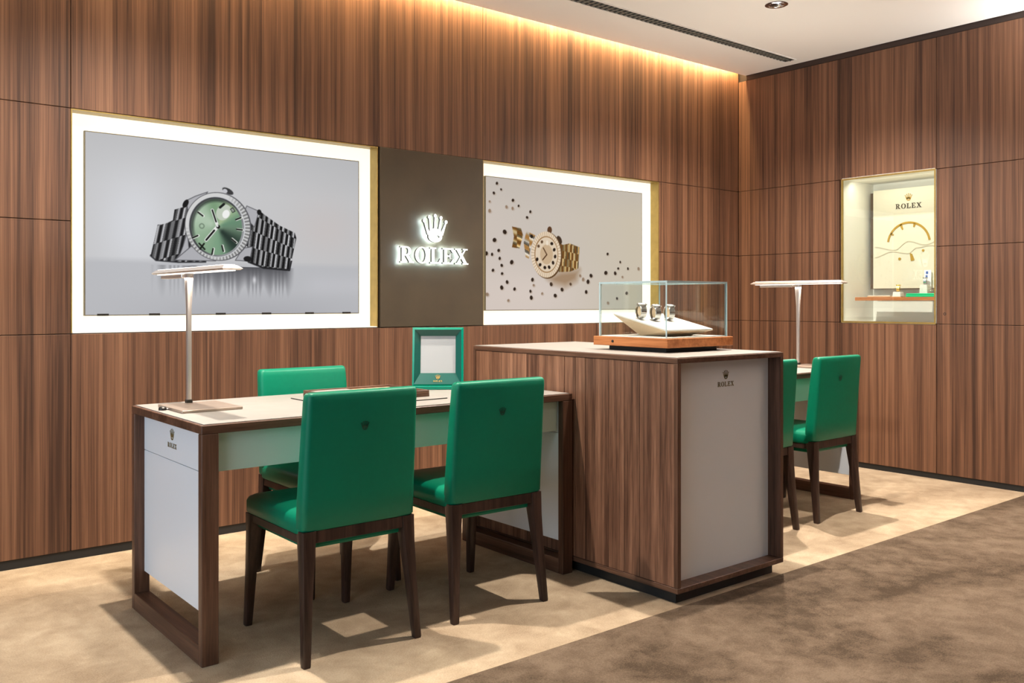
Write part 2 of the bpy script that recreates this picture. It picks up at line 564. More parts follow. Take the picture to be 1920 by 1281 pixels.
box('joint_backing', XR + 0.031, XR + 0.06, 3.462, YB + 0.1, 0.0, 2.95, M['backing'], wall_right, centre=False)
box('joint_backing', XR + 0.031, XR + 0.06, Y0, 2.773, 0.0, 2.95, M['backing'], wall_right, centre=False)
box('joint_backing', XR + 0.031, XR + 0.06, 2.773, 3.462, 0.0, 0.99, M['backing'], wall_right, centre=False)
box('joint_backing', XR + 0.031, XR + 0.06, 2.773, 3.462, 2.012, 2.95, M['backing'], wall_right, centre=False)
bm = bmesh.new()
add_lathe(bm, [(0.009, -0.004), (0.009, 0.001), (0.006, 0.001), (0.006, -0.002)], 16, tf=lambda x, y, z: (-z, x, y))
finish(bm, 'keyhole', M['black'], wall_right, (XR, 2.722, 1.066), smooth=40)
structure(box('baseboard_right', XR + 0.006, XR + 0.03, Y0, YB, 0.0, 0.036, M['black'], centre=False))
structure(box('trim_1', XR + 0.008, XR + 0.03, Y0, 4.255, 2.852, ZC, M['dark_trim'], centre=False))
wall_front = structure(box('wall_front', X0, XR + 0.3, Y0 - 0.1, Y0, 0, 3.05, M['wall_wood'], centre=False))

# ------------------------------------------------------------------ ceiling fittings
def downlight(x, y, power, label, size, blend=1.0, color=(1.0, 0.93, 0.84)):
    t = thing('downlight', label, 'downlight', (x, y, ZC), group='ceiling downlights')
    bm = bmesh.new()
    add_lathe(bm, [(0.052, 0.0), (0.066, -0.001), (0.066, -0.004), (0.052, -0.004), (0.047, 0.0), (0.042, 0.024), (0.052, 0.024)], 32, cap=False)
    finish(bm, 'reflector_ring', M['chrome'], t, smooth=40)
    bm = bmesh.new()
    add_lathe(bm, [(0.001, 0.020), (0.0425, 0.020)], 24, cap=False)
    finish(bm, 'lens', M['downlight_lens'], t)
    l = bpy.data.lights.new('downlight_beam', 'SPOT')
    l.energy, l.color = power, color
    l.spot_size, l.spot_blend = size, blend
    l.shadow_soft_size = 0.028
    o = bpy.data.objects.new('downlight_beam', l)
    o.location = (0, 0, -0.006)
    o.parent = t
    col.objects.link(o)
    return t
DL_LABELS = ['round chrome recessed downlight over the desk with the green mirror', 'round chrome recessed downlight over the glass display case',
             'round chrome recessed downlight beside the air slot', 'added unseen downlight over the taupe carpet near the shopfront',
             'added unseen downlight over the middle of the taupe carpet', 'added unseen downlight over the taupe carpet by the side wall']
for (x, y), lab, pw in zip(DOWNLIGHTS, DL_LABELS, (375, 370, 450, 8, 8, 8)):
    downlight(x, y, pw, lab, math.radians(136 if y > 2 else 110))

up = thing('added_uplight', 'long slim added uplight out of view on the side wall, brightening the ceiling', 'added light', (XR - 0.001, -0.4, 2.42))  # added fixture, out of view, only there to brighten the ceiling
box('housing', -0.11, 0.0, -2.3, 2.3, 0.0, 0.05, M['lamp_metal'], up, bev=0.004)
box('diffuser', -0.10, -0.01, -2.28, 2.28, 0.0505, 0.053, M['lamp_led'], up)
area_light('added_uplight_beam', (-0.055, 0, 0.056), (PI, math.radians(20), 0), 0.08, 4.5, 420, (1.0, 0.98, 0.96), parent=up)

vent = thing('air_vent', 'long black slotted air diffuser set in the ceiling', 'air vent', (4.1, 3.782, ZC))
VX = (-1.55, 1.575)
box('backing', VX[0], VX[1], -0.044, 0.044, -0.0015, 0.0, M['vent'], vent, centre=False)
for y0, y1 in ((-0.050, -0.043), (0.043, 0.050), (-0.003, 0.003)):
    box('rail', VX[0], VX[1], y0, y1, -0.006, -0.0005, M['vent_slat'] if y0 == -0.003 else M['ceiling'], vent, centre=False)
slat = None
for k in range(78):
    x = VX[0] + 0.02 + k * 0.0395
    if slat is None:
        slat = box('slat', x - 0.008, x + 0.008, -0.043, 0.043, -0.005, -0.0015, M['vent_slat'], vent)
    else:
        s2 = slat.copy()
        s2.location.x = x
        col.objects.link(s2)

# ================================================================== BACKLIT DISPLAYS
def lin(c):
    c = np.clip(c, 0, 255) / 255.0
    return np.where(c > 0.04045, ((c + 0.055) / 1.055) ** 2.4, c / 12.92)

class Print:
    """Flat print drawn on a vertex grid (metres from the lower left corner of the screen)."""
    def __init__(self, U, V):
        self.U, self.V = U, V
        self.C = np.zeros(U.shape + (3,))
    def mix(self, colr, a):
        a = np.clip(a, 0, 1)[..., None]
        self.C = self.C * (1 - a) + np.asarray(colr, float) * a
    def ell(self, cx, cy, rx, ry, ang=0.0):
        c, s = math.cos(ang), math.sin(ang)
        x, y = self.U - cx, self.V - cy
        a, b = (x * c + y * s) / rx, (-x * s + y * c) / ry
        return (np.sqrt(a * a + b * b) - 1) * min(rx, ry), np.arctan2(b, a), np.sqrt(a * a + b * b)
    def seg(self, p, q):
        px, py = self.U - p[0], self.V - p[1]
        dx, dy = q[0] - p[0], q[1] - p[1]
        t = np.clip((px * dx + py * dy) / (dx * dx + dy * dy), 0, 1)
        return np.hypot(px - t * dx, py - t * dy)
    def poly(self, pts):
        U, V = self.U, self.V
        ins = np.zeros(U.shape, bool)
        d = np.full(U.shape, 9.0)
        n = len(pts)
        for i in range(n):
            (x0, y0), (x1, y1) = pts[i], pts[(i + 1) % n]
            d = np.minimum(d, self.seg((x0, y0), (x1, y1)))
            if y0 != y1:
                cond = ((y0 > V) != (y1 > V)) & (U < (x1 - x0) * (V - y0) / (y1 - y0) + x0)
                ins ^= cond
        return np.where(ins, -d, d)

def aa(d, w=0.003):
    return np.clip(0.5 - d / w, 0, 1)

def steel_links(P, mask, s, row, period, lo, hi, dark):
    ph = s / period + 0.36 * (row % 2)
    colm = 0.72 + 0.28 * np.sin(np.floor(ph) * 2.4 + row * 1.3)
    g = 0.5 + 0.5 * np.cos(2 * PI * ph)
    g2 = np.clip(g * 1.5 - 0.25, 0, 1)
    shade = np.asarray(dark, float) * (1 - g2[..., None]) + (np.asarray(lo, float) * (1 - 0.6 * np.sin(6.1 * ph)[..., None] ** 2) + np.asarray(hi, float) * 0.6 * np.sin(6.1 * ph)[..., None] ** 2) * g2[..., None]
    shade = shade * np.where(g2 > 0.3, colm, 1.0)[..., None]
    m = np.clip(mask, 0, 1)[..., None]
    P.C = P.C * (1 - m) + shade * m

def print_steel_watch(U, V):
    P = Print(U, V)
    W, H = 1.4, 0.83
    base = 204 - 10 * np.clip((V - 0.6) / 0.25, 0, 1) - 6 * np.clip((U - 0.7) / 0.7, 0, 1)
    P.C = np.stack([base, base, base + 2], -1)
    P.mix((222, 224, 230), 0.8 * np.exp(-((U - 0.22) / 0.16) ** 2 - ((V - 0.42) / 0.24) ** 2))
    P.mix((205, 196, 194), 0.6 * np.exp(-((U - 1.2) / 0.2) ** 2 - ((V - 0.45) / 0.15) ** 2))
    P.mix((186, 187, 192), 0.75 * np.clip((0.27 - V) / 0.03, 0, 1))
    P.mix((168, 168, 174), 0.7 * np.clip((0.12 - V) / 0.12, 0, 1) * np.exp(-((U - 0.8) / 0.5) ** 2))
    P.mix((196, 196, 201), 0.8 * np.exp(-((V - 0.15) / 0.05) ** 2) * np.clip((U - 1.05) / 0.1, 0, 1))
    st = 0.5 + 0.5 * np.sin(U * 210 + 3 * np.sin(U * 47))
    top = 0.235
    fall = np.clip(1 - (top - V) / (0.10 + 0.06 * st), 0, 1) * (V < top)
    P.mix((72, 72, 77), 0.9 * fall * np.clip((U - 0.44) / 0.06, 0, 1) * np.clip((1.02 - U) / 0.05, 0, 1))
    P.mix((110, 110, 114), 0.45 * fall * np.clip((U - 0.28) / 0.06, 0, 1) * np.clip((0.5 - U) / 0.06, 0, 1) * st)
    P.mix((232, 232, 236), 0.8 * np.exp(-((U - 0.80) / 0.010) ** 2 - ((V - 0.17) / 0.018) ** 2))
    # bracelet, far side
    lb = P.poly([(0.461, 0.55), (0.442, 0.518), (0.399, 0.503), (0.391, 0.451), (0.353, 0.432), (0.32, 0.426), (0.312, 0.387), (0.287, 0.277), (0.312, 0.256), (0.416, 0.250), (0.55, 0.255), (0.55, 0.5)])
    s = (U - 0.30) - 0.20 * (V - 0.26)
    row = np.floor((V - 0.25 - 0.35 * (U - 0.3)) / 0.082)
    steel_links(P, aa(lb), s, row, 0.034, (170, 170, 174), (250, 250, 252), (26, 26, 29))
    P.mix((40, 40, 44), 0.8 * aa(np.abs(lb) - 0.0035) * (V < 0.285))
    rb = P.poly([(0.78, 0.51), (0.825, 0.526), (0.869, 0.497), (0.937, 0.455), (1.021, 0.422), (1.031, 0.394), (0.991, 0.225), (0.849, 0.234), (0.769, 0.262), (0.75, 0.36)])
    s = (U - 0.80) - 0.14 * (V - 0.25)
    f = (V - (0.25 - 0.10 * (U - 0.78))) / (0.27 - 0.42 * (U - 0.80))
    row = np.floor(f * 3.2)
    steel_links(P, aa(rb), s, row, 0.0285, (185, 185, 188), (252, 252, 254), (14, 14, 16))
    P.mix((28, 28, 31), 0.9 * aa(np.abs(rb) - 0.005) * (V < 0.275))
    # lugs and case
    for pts in ([(0.40, 0.258), (0.47, 0.30), (0.46, 0.40), (0.44, 0.33), (0.425, 0.29)], [(0.455, 0.55), (0.50, 0.575), (0.56, 0.60), (0.47, 0.47)],
                [(0.40, 0.26), (0.60, 0.262), (0.48, 0.33)], [(0.76, 0.545), (0.825, 0.522), (0.80, 0.44), (0.74, 0.5)], [(0.70, 0.268), (0.775, 0.265), (0.79, 0.34), (0.74, 0.33)]):
        dd = P.poly(pts)
        P.mix((178, 178, 183), aa(dd))
        P.mix((84, 84, 88), 0.8 * aa(np.abs(dd) - 0.0022))
    P.mix((20, 20, 22), aa(P.ell(0.452, 0.535, 0.012, 0.022, -0.5)[0]))
    P.mix((20, 20, 22), aa(P.ell(0.826, 0.517, 0.012, 0.014)[0]))
    P.mix((22, 22, 25), aa(P.ell(0.765, 0.277, 0.022, 0.014)[0]))
    P.mix((60, 60, 62), aa(P.ell(0.662, 0.612, 0.030, 0.014, -0.4)[0]))
    P.mix((200, 200, 205), aa(P.ell(0.648, 0.612, 0.012, 0.010, -0.4)[0]))
    # fluted bezel
    d, th, _ = P.ell(0.616, 0.433, 0.168, 0.170)
    P.mix((92, 92, 96), aa(d))
    d, th, _ = P.ell(0.614, 0.433, 0.163, 0.166)
    fl = 0.5 + 0.5 * np.cos(th * 58)
    amt = np.clip(np.cos(th + 0.35) * 1.4 + 0.1, 0, 1)
    low = np.clip(np.cos(th + 2.3) * 3 - 2.1, 0, 1)
    amt = np.clip(np.maximum(amt, low), 0, 1)
    ring = np.stack([214 - 95 * fl * amt] * 3, -1)
    m = aa(d)[..., None]
    P.C = P.C * (1 - m) + ring * m
    d, th, _ = P.ell(0.609, 0.431, 0.143, 0.151)
    P.mix((206, 207, 210), aa(d))
    d, th, _ = P.ell(0.607, 0.431, 0.138, 0.147)
    P.mix((70, 72, 74), aa(d))
    P.mix((150, 152, 154), aa(d) * np.clip(-np.cos(th - 2.5) * 1.2, 0, 1))
    # dial
    d, th, rr = P.ell(0.608, 0.430, 0.128, 0.138)
    w = lambda t0, k: np.exp(k * (np.cos(th - t0) - 1))
    dial = np.empty(U.shape + (3,))
    dial[:] = (142, 172, 142)
    for t0, k, c, a in ((2.7, 4, (188, 208, 186), 0.8), (0.35, 16, (96, 138, 112), 0.7), (1.0, 14, (176, 196, 150), 0.8), (-0.75, 5, (34, 50, 44), 1.0), (-1.5, 9, (128, 168, 136), 0.7), (1.75, 20, (110, 146, 108), 0.6)):
        q = (a * w(t0, k) * np.clip(rr * 4, 0, 1))[..., None]
        dial = dial * (1 - q) + np.asarray(c, float) * q
    m = aa(d)[..., None]
    P.C = P.C * (1 - m) + dial * m
    P.mix((44, 50, 48), 0.75 * aa(d) * np.clip((rr - 0.86) / 0.1, 0, 1) * np.clip(np.cos(th - 2.3) * 1.6, 0, 1))
    for (x, y) in ((0.524, 0.489), (0.498, 0.377), (0.584, 0.308), (0.635, 0.325), (0.692, 0.366), (0.722, 0.423), (0.716, 0.478)):
        vx, vy = (x - 0.608), (y - 0.430)
        n = math.hypot(vx, vy)
        vx, vy = vx / n * 0.014, vy / n * 0.014
        P.mix((232, 236, 228), aa(P.seg((x - vx + 0.003, y - vy), (x + vx + 0.003, y + vy)) - 0.0062))
        P.mix((24, 28, 24), aa(P.seg((x - vx, y - vy), (x + vx, y + vy)) - 0.004))
    for p, q in (((0.518, 0.345), (0.545, 0.318)), ((0.522, 0.318), (0.542, 0.345))):
        P.mix((22, 26, 22), aa(P.seg(p, q) - 0.0042))
    P.mix((120, 140, 120), aa(np.abs(P.ell(0.531, 0.431, 0.011, 0.011)[0]) - 0.003))
    # date lens
    P.mix((196, 206, 190), aa(P.ell(0.640, 0.505, 0.034, 0.044, -0.7)[0]))
    P.mix((24, 28, 26), aa(P.seg((0.622, 0.528), (0.642, 0.546)) - 0.006))
    P.mix((245, 246, 244), aa(P.ell(0.652, 0.497, 0.017, 0.022, -0.5)[0]))
    P.mix((46, 52, 48), aa(P.poly([(0.672, 0.523), (0.688, 0.534), (0.702, 0.514), (0.686, 0.504)])))
    P.mix((150, 156, 148), aa(P.poly([(0.677, 0.522), (0.687, 0.528), (0.696, 0.515), (0.686, 0.509)])))
    # hands
    for p, q, ww in (((0.61, 0.433), (0.553, 0.364), 0.0085), ((0.61, 0.433), (0.583, 0.512), 0.0075)):
        P.mix((236, 238, 234), aa(P.seg(p, q) - ww))
        P.mix((18, 20, 18), aa(P.seg((p[0] * 0.7 + q[0] * 0.3, p[1] * 0.7 + q[1] * 0.3), q) - ww * 0.55))
    P.mix((18, 20, 18), aa(P.ell(0.612, 0.432, 0.010, 0.010)[0]))
    P.mix((225, 228, 225), aa(P.ell(0.608, 0.436, 0.006, 0.006)[0]))
    return P.C

STONES = [(0.086, 0.784), (0.062, 0.722), (0.029, 0.668), (0.029, 0.61), (0.162, 0.643), (0.211, 0.637), (0.26, 0.656), (0.214, 0.688), (0.357, 0.625), (0.33, 0.587), (0.148, 0.486), (0.067, 0.432), (0.004, 0.347), (0.048, 0.343), (0.108, 0.32), (0.204, 0.299), (0.055, 0.245), (0.127, 0.226), (0.167, 0.174), (0.124, 0.139), (0.227, 0.131), (0.375, 0.192), (0.385, 0.157), (0.358, 0.118), (0.365, 0.077), (0.457, 0.104), (0.177, 0.059), (0.01, 0.096), (0.535, 0.165), (0.706, 0.168), (0.63, 0.131), (0.57, 0.091), (0.849, 0.117), (0.794, 0.225), (0.894, 0.227), (0.821, 0.201), (0.866, 0.186), (0.98, 0.171), (1.176, 0.327), (1.156, 0.282), (1.253, 0.283), (1.361, 0.285), (1.035, 0.249), (1.198, 0.224), (1.24, 0.111), (1.144, 0.074), (1.056, 0.043), (1.052, 0.379), (1.126, 0.248), (0.1, 0.369), (0.124, 0.277), (0.119, 0.749)]

def print_gold_watch(U, V):
    P = Print(U, V)
    P.C = np.empty(U.shape + (3,))
    P.C[:] = (206, 196, 186)
    P.mix((214, 201, 193), np.clip(1 - (U + V) / 0.9, 0, 1))
    P.mix((208, 196, 174), np.clip((U - 0.5) / 0.8, 0, 1) * 0.8)
    P.mix((196, 188, 180), np.clip((V - 0.62) / 0.25, 0, 1) * 0.7)
    P.mix((222, 208, 198), 0.7 * np.exp(-((U - 0.35) / 0.5) ** 2 - ((V - 0.1) / 0.15) ** 2))
    rs = np.random.RandomState(3)
    for x, y in STONES:
        big = 0.0075 + 0.0065 * rs.rand()
        if y > 0.62:
            big *= 0.8
        tone = (48, 34, 24) if rs.rand() > 0.28 else (150, 126, 104)
        P.mix((168, 146, 126), 0.6 * aa(P.ell(x + 0.004, y - 0.005, big * 1.3, big)[0], 0.01))
        P.mix(tone, aa(P.ell(x, y, big * 1.15, big, rs.rand() * 3)[0]))
    # shadow under the watch
    P.mix((150, 116, 82), 0.75 * aa(P.poly([(0.50, 0.205), (0.62, 0.25), (0.788, 0.265), (0.76, 0.19), (0.66, 0.15), (0.56, 0.17)]), 0.06))
    gold_hi, gold, gold_lo = (255, 240, 200), (228, 186, 114), (112, 72, 28)
    # bracelet
    for pts, per, ang in (([(0.206, 0.523), (0.28, 0.515), (0.297, 0.472), (0.268, 0.387), (0.206, 0.392), (0.222, 0.461)], 0.05, 0.25),):
        d = P.poly(pts)
        s = V + 0.3 * U
        steel_links(P, aa(d), s, np.floor((U - 0.2) / 0.045), 0.062, gold, gold_hi, gold_lo)
    d = P.poly([(0.325, 0.50), (0.40, 0.476), (0.36, 0.40), (0.345, 0.325), (0.318, 0.335), (0.302, 0.427)])
    steel_links(P, aa(d), V + 0.4 * U, np.floor((U - 0.3) / 0.05), 0.07, (224, 206, 176), (250, 244, 234), (168, 122, 66))
    P.mix((40, 28, 18), aa(P.ell(0.368, 0.468, 0.012, 0.012)[0]))
    d = P.poly([(0.600, 0.44), (0.636, 0.425), (0.70, 0.437), (0.788, 0.415), (0.777, 0.273), (0.70, 0.25), (0.60, 0.245)])
    row = np.floor((V - 0.24 + 0.12 * (U - 0.6)) / 0.05)
    steel_links(P, aa(d), (U - 0.6) - 0.05 * V, row, 0.042, gold, gold_hi, gold_lo)
    # crown and case
    P.mix((92, 60, 36), aa(P.ell(0.521, 0.516, 0.020, 0.024, -0.2)[0]))
    P.mix((66, 48, 34), aa(P.ell(0.606, 0.455, 0.020, 0.030, 0.6)[0]))
    P.mix((96, 66, 36), aa(P.ell(0.50, 0.352, 0.132, 0.152)[0]))
    d, th, rr = P.ell(0.492, 0.356, 0.128, 0.149)
    spark = 0.5 + 0.5 * np.cos(th * 46)
    ring = np.asarray((222, 200, 172), float) + (spark[..., None] - 0.5) * np.asarray((46, 44, 46), float)
    m = aa(d)[..., None]
    P.C = P.C * (1 - m) + ring * m
    d, th, rr = P.ell(0.494, 0.357, 0.102, 0.118)
    P.mix((150, 108, 62), aa(d))
    d, th, rr = P.ell(0.495, 0.357, 0.096, 0.112)
    P.mix((226, 206, 180), aa(d))
    P.mix((204, 176, 142), aa(P.ell(0.495, 0.357, 0.055, 0.064)[0]))
    for i, (x, y) in enumerate([(0.54, 0.429), (0.561, 0.39), (0.569, 0.346), (0.551, 0.305), (0.517, 0.275), (0.48, 0.272), (0.439, 0.289), (0.414, 0.323), (0.426, 0.408), (0.455, 0.437)]):
        P.mix((40, 28, 20) if i < 8 else (96, 70, 48), aa(P.ell(x, y, 0.013 if i < 8 else 0.010, 0.011, i * 0.6)[0]))
    for q in ((0.467, 0.398), (0.462, 0.322)):
        P.mix((84, 54, 30), aa(P.seg((0.497, 0.356), q) - 0.0042))
    P.mix((240, 226, 204), aa(P.ell(0.50, 0.432, 0.010, 0.016)[0]))
    return P.C

def graded(lo, hi, a, b, fine, coarse):
    xs = list(np.arange(lo, a, coarse)) + list(np.arange(a, b, fine)) + list(np.arange(b, hi, coarse)) + [hi]
    return np.array(sorted(set(round(float(x), 5) for x in xs)))

def print_mesh(name, fn, w, h, ua, ub, va, vb, fine, coarse, parent, loc, strength):
    us, vv = graded(0, w, ua, ub, fine, coarse), graded(0, h, va, vb, fine, coarse)
    U, V = np.meshgrid(us, vv)
    C = lin(fn(U, V)).reshape(-1, 3)
    nu, nv = len(us), len(vv)
    me = bpy.data.meshes.new(name)
    me.vertices.add(nu * nv)
    co = np.zeros((nu * nv, 3), np.float32)
    co[:, 0], co[:, 2] = U.ravel(), V.ravel()
    me.vertices.foreach_set('co', co.ravel())
    idx = np.arange(nu * nv).reshape(nv, nu)
    quads = np.stack([idx[:-1, :-1], idx[:-1, 1:], idx[1:, 1:], idx[1:, :-1]], -1).reshape(-1, 4)
    nq = len(quads)
    me.loops.add(nq * 4)
    me.loops.foreach_set('vertex_index', quads.astype(np.int32).ravel())
    me.polygons.add(nq)
    me.polygons.foreach_set('loop_start', np.arange(0, nq * 4, 4, dtype=np.int32))
    me.polygons.foreach_set('loop_total', np.full(nq, 4, np.int32))
    me.update(calc_edges=True)
    at = me.color_attributes.new('print', 'FLOAT_COLOR', 'POINT')
    rgba = np.ones((nu * nv, 4), np.float32)
    rgba[:, :3] = C
    at.data.foreach_set('color', rgba.ravel())
    m, nt, p = new_mat(name + '_print')
    an = nt.nodes.new('ShaderNodeAttribute')
    an.attribute_name = 'print'
    p.inputs['Base Color'].default_value = (0.004, 0.004, 0.004, 1)
    p.inputs['Roughness'].default_value = 0.6
    p.inputs['Specular IOR Level'].default_value = 0.0
    nt.links.new(an.outputs['Color'], p.inputs['Emission Color'])
    p.inputs['Emission Strength'].default_value = strength
    return link('picture', me, m, parent, loc)

def backlit_display(niche, sx, sz, label, fn, dense, bottom_clips):
    x0, x1, z0, z1 = niche
    t = thing('backlit_display', label, 'display', (x0, YB, z0), group='backlit picture displays')
    w, h, D = x1 - x0, z1 - z0, 0.078
    e = 0.006
    box('frame_side', 0.001, e, 0.002, D, 0.001, h - 0.001, M['brass'], t)
    box('frame_side', w - e, w - 0.001, 0.002, D, 0.001, h - 0.001, M['brass'], t)
    box('frame_head', e, w - e, 0.002, D, h - e, h - 0.001, M['brass'], t)
    box('frame_sill', e, w - e, 0.002, D, 0.001, e, M['niche_white'], t)
    box('light_panel', 0.002, w - 0.002, D, D + 0.012, 0.002, h - 0.002, M['light_panel'], t)
    scr = box('screen', sx[0] - x0 - 0.004, sx[1] - x0 + 0.004, D - 0.018, D - 0.0005, sz[0] - z0 - 0.004, sz[1] - z0 + 0.004, M['screen_bezel'], t)
    print_mesh('screen', fn, sx[1] - sx[0], sz[1] - sz[0], *dense, t, (sx[0] - x0, D - 0.0186, sz[0] - z0), 0.93)
    if bottom_clips:
        for u in (0.05, 0.28, 0.60, 0.84, 1.08, 1.30):
            box('clip', sx[0] - x0 + u, sx[0] - x0 + u + 0.05, D - 0.0215, D - 0.0187, sz[0] - z0 - 0.005, sz[0] - z0 + 0.005, M['dark_metal'], t)
    return t
backlit_display(N1, (1.074, 2.473), (1.083, 1.914), 'glowing wall display showing a steel watch with a green dial', print_steel_watch,
                (0.27, 1.05, 0.14, 0.64, 0.0022, 0.012), True)
backlit_display(N2, (3.357, 4.752), (1.093, 1.912), 'glowing wall display showing a gold watch among scattered dark stones', print_gold_watch,
                (0.0, 0.82, 0.04, 0.70, 0.0034, 0.0048), False)

# ------------------------------------------------------------------ halo-lit sign
sign = thing('wall_sign', 'bronze wall panel with glowing white crown emblem and serif lettering', 'sign', ((SP[0] + SP[1]) / 2, YB, SP[2]))
hw = (SP[1] - SP[0]) / 2
box('back_plate', -hw + 0.001, hw - 0.001, -0.004, 0.085, 0.001, SP[3] - SP[2] - 0.001, M['bronze'], sign, bev=0.001)
xs, lh = word_layout(0.470, 0.10)
sign_m = [M['sign_face'], M['sign_side'], M['sign_glow']]
for c, x in zip(WORD, xs):
    bm = bmesh.new()
    add_letter(bm, c, x, 0, lh, 0.0, 0.014, (0, 1, 2))
    finish(bm, 'letter', sign_m, sign, (-0.016, -0.026, 1.362 - SP[2]), FACE_MY)
bm = bmesh.new()
add_crown(bm, 0.160, 0.0, 0.014, (0, 1, 2))
finish(bm, 'crown_emblem', sign_m, sign, (-0.016, -0.026, 1.484 - SP[2]), FACE_MY)

# ================================================================== DESKS
def build_desk(label, loc):
    W, Dp, Hh = 1.575, 0.715, 0.755
    t = thing('sales_desk', label, 'desk', loc, group='walnut framed sales desks')
    d, e = 0.055, 0.03
    top = box('top', 0, W, 0, Dp, Hh - 0.028, Hh, M['wood_x'], t, bev=0.002)
    box('top_inlay', -W / 2 + 0.010, W / 2 - 0.010, -Dp / 2 + 0.010, Dp / 2 - 0.010, 0.0135, 0.0165, M['cream_top'], top)
    for sx in (0, 1):
        xa, xb = (0, d) if sx == 0 else (W - d, W)
        for sy in (0, 1):
            ya, yb = (0, e) if sy == 0 else (Dp - e, Dp)
            box('leg', xa, xb, ya, yb, 0.0, Hh - 0.028, M['wood_z'], t, bev=0.002)
        box('bottom_rail', xa, xb, e, Dp - e, 0.0, 0.062, M['wood_y'], t, bev=0.002)
        px0, px1 = (0.036, 0.050) if sx == 0 else (W - 0.050, W - 0.036)
        up = box('end_panel', px0, px1, e, Dp - e, 0.592, Hh - 0.0285, M['white_panel'], t, bev=0.001)
        box('end_panel', px0, px1, e, Dp - e, 0.138, 0.590, M['white_panel'], t, bev=0.001)
        if sx == 0:
            small_logo(up, 0.090, 0.040, 0.010, (-0.0072, 0.02, -0.024), FACE_MX, M['gold_print'])
    box('apron', d + 0.002, W - d - 0.002, 0.035, 0.053, 0.600, Hh - 0.029, M['apron'], t, bev=0.001)
    box('apron', d + 0.002, W - d - 0.002, Dp - 0.053, Dp - 0.035, 0.640, Hh - 0.029, M['apron'], t, bev=0.001)
    return t
desk = build_desk('walnut framed desk with cream top carrying the green framed mirror', (1.02, 2.785, 0))
copy_thing(desk, (3.287, 2.785, 0), 0, 'walnut framed desk half hidden behind the tall cabinet')

# ================================================================== CABINET
cab = thing('display_cabinet', 'tall walnut counter cabinet with pale grey front panel and white top', 'cabinet', (2.605, 2.22, 0))
CW, CD, CH = 0.675, 1.28, 0.93
z0 = 0.046
box('plinth', 0.03, CW - 0.03, 0.035, CD - 0.03, 0.0, z0, M['black'], cab)
topb = box('top', 0, CW, 0, CD, CH - 0.02, CH, M['wood_y'], cab, bev=0.0015)
box('top_inlay', -CW / 2 + 0.008, CW / 2 - 0.008, -CD / 2 + 0.008, CD / 2 - 0.008, 0.0095, 0.0125, M['cream_top'], topb)
box('bottom_board', 0, CW, 0, CD, z0, z0 + 0.02, M['wood_y'], cab, bev=0.0015)
box('side_edge', 0, 0.02, 0, 0.02, z0 + 0.02, CH - 0.02, M['wood_z'], cab, bev=0.0015)
box('side_edge', 0, 0.02, CD - 0.02, CD, z0 + 0.02, CH - 0.02, M['wood_z'], cab, bev=0.0015)
box('side_board', CW - 0.02, CW, 0, CD, z0 + 0.02, CH - 0.02, M['wood_z'], cab, bev=0.0015)
box('rear_board', 0.02, CW - 0.02, CD - 0.02, CD - 0.002, z0 + 0.02, CH - 0.02, M['wood_z'], cab)
box('carcass', 0.019, 0.03, 0.07, CD - 0.02, z0 + 0.02, CH - 0.02, M['backing'], cab)
seams = [3.48, 3.369, 3.285, 3.202, 3.103, 3.02, 2.937, 2.851, 2.781, 2.722, 2.665, 2.585, 2.499, 2.416, 2.311, 2.24]
for a, b in zip(seams, seams[1:]):
    g = 0.0016 if a == 2.781 or b == 2.781 else 0.0006
    box('plank', 0.003 + random.random() * 0.0012, 0.0185, b - 2.22 + g, a - 2.22 - g, z0 + 0.021, CH - 0.021, M['plank'], cab, bev=0.0008)
fp = box('front_panel', 0.021, CW - 0.021, 0.062, 0.078, z0 + 0.0205, CH - 0.0205, M['cab_panel'], cab)
small_logo(fp, 0.104, 0.036, 0.010, (0.03, -0.0082, 0.312), FACE_MY, M['gold_print'])

# ------------------------------------------------------------------ glass display case on the cabinet
CZ = CH + 0.0025
case = thing('glass_display_case', 'square glass display case on orange wood base standing on the cabinet', 'display case', (2.80, 2.44, CZ))
S = 0.43
box('foot', 0.05, S - 0.05, 0.05, S - 0.05, 0.0, 0.020, M['black'], case)
bb = bmesh.new()
add_box(bb, -S / 2, S / 2, -S / 2, S / 2, -0.0195, 0.0195, 0.002)
base = finish(bb, 'base', M['case_wood_y'], case, (S / 2, S / 2, 0.0395))
bm = bmesh.new()
add_lathe(bm, [(0.006, 0), (0.006, 0.003), (0.003, 0.003)], 14, tf=lambda x, y, z: (-z, x, y))
finish(bm, 'lock', M['black'], base, (-S / 2, 0.095, 0.0), smooth=40)
gz0, gz1, gi = 0.0592, 0.297, 0.018
box('floor_plate', gi + 0.006, S - gi - 0.006, gi + 0.006, S - gi - 0.006, 0.0592, 0.0622, M['ivory'], case)
def pane(x0, x1, y0, y1, za, zb):
    bm = bmesh.new()
    add_box(bm, x0, x1, y0, y1, za, zb)
    bmesh.ops.recalc_face_normals(bm, faces=bm.faces)
    big = max(f.calc_area() for f in bm.faces)
    for f in bm.faces:
        f.material_index = 0 if f.calc_area() > big * 0.5 else 1
    return finish(bm, 'glass_pane', [M['glass'], M['glass_edge']], case)
gt = 0.008
a, b = gi, S - gi
pane(a, b, a, a + gt, gz0, gz1 - gt)
pane(a, b, b - gt, b, gz0, gz1 - gt)
pane(a, a + gt, a + gt, b - gt, gz0, gz1 - gt)
pane(b - gt, b, a + gt, b - gt, gz0, gz1 - gt)
pane(a, b, a, b, gz1 - gt, gz1)

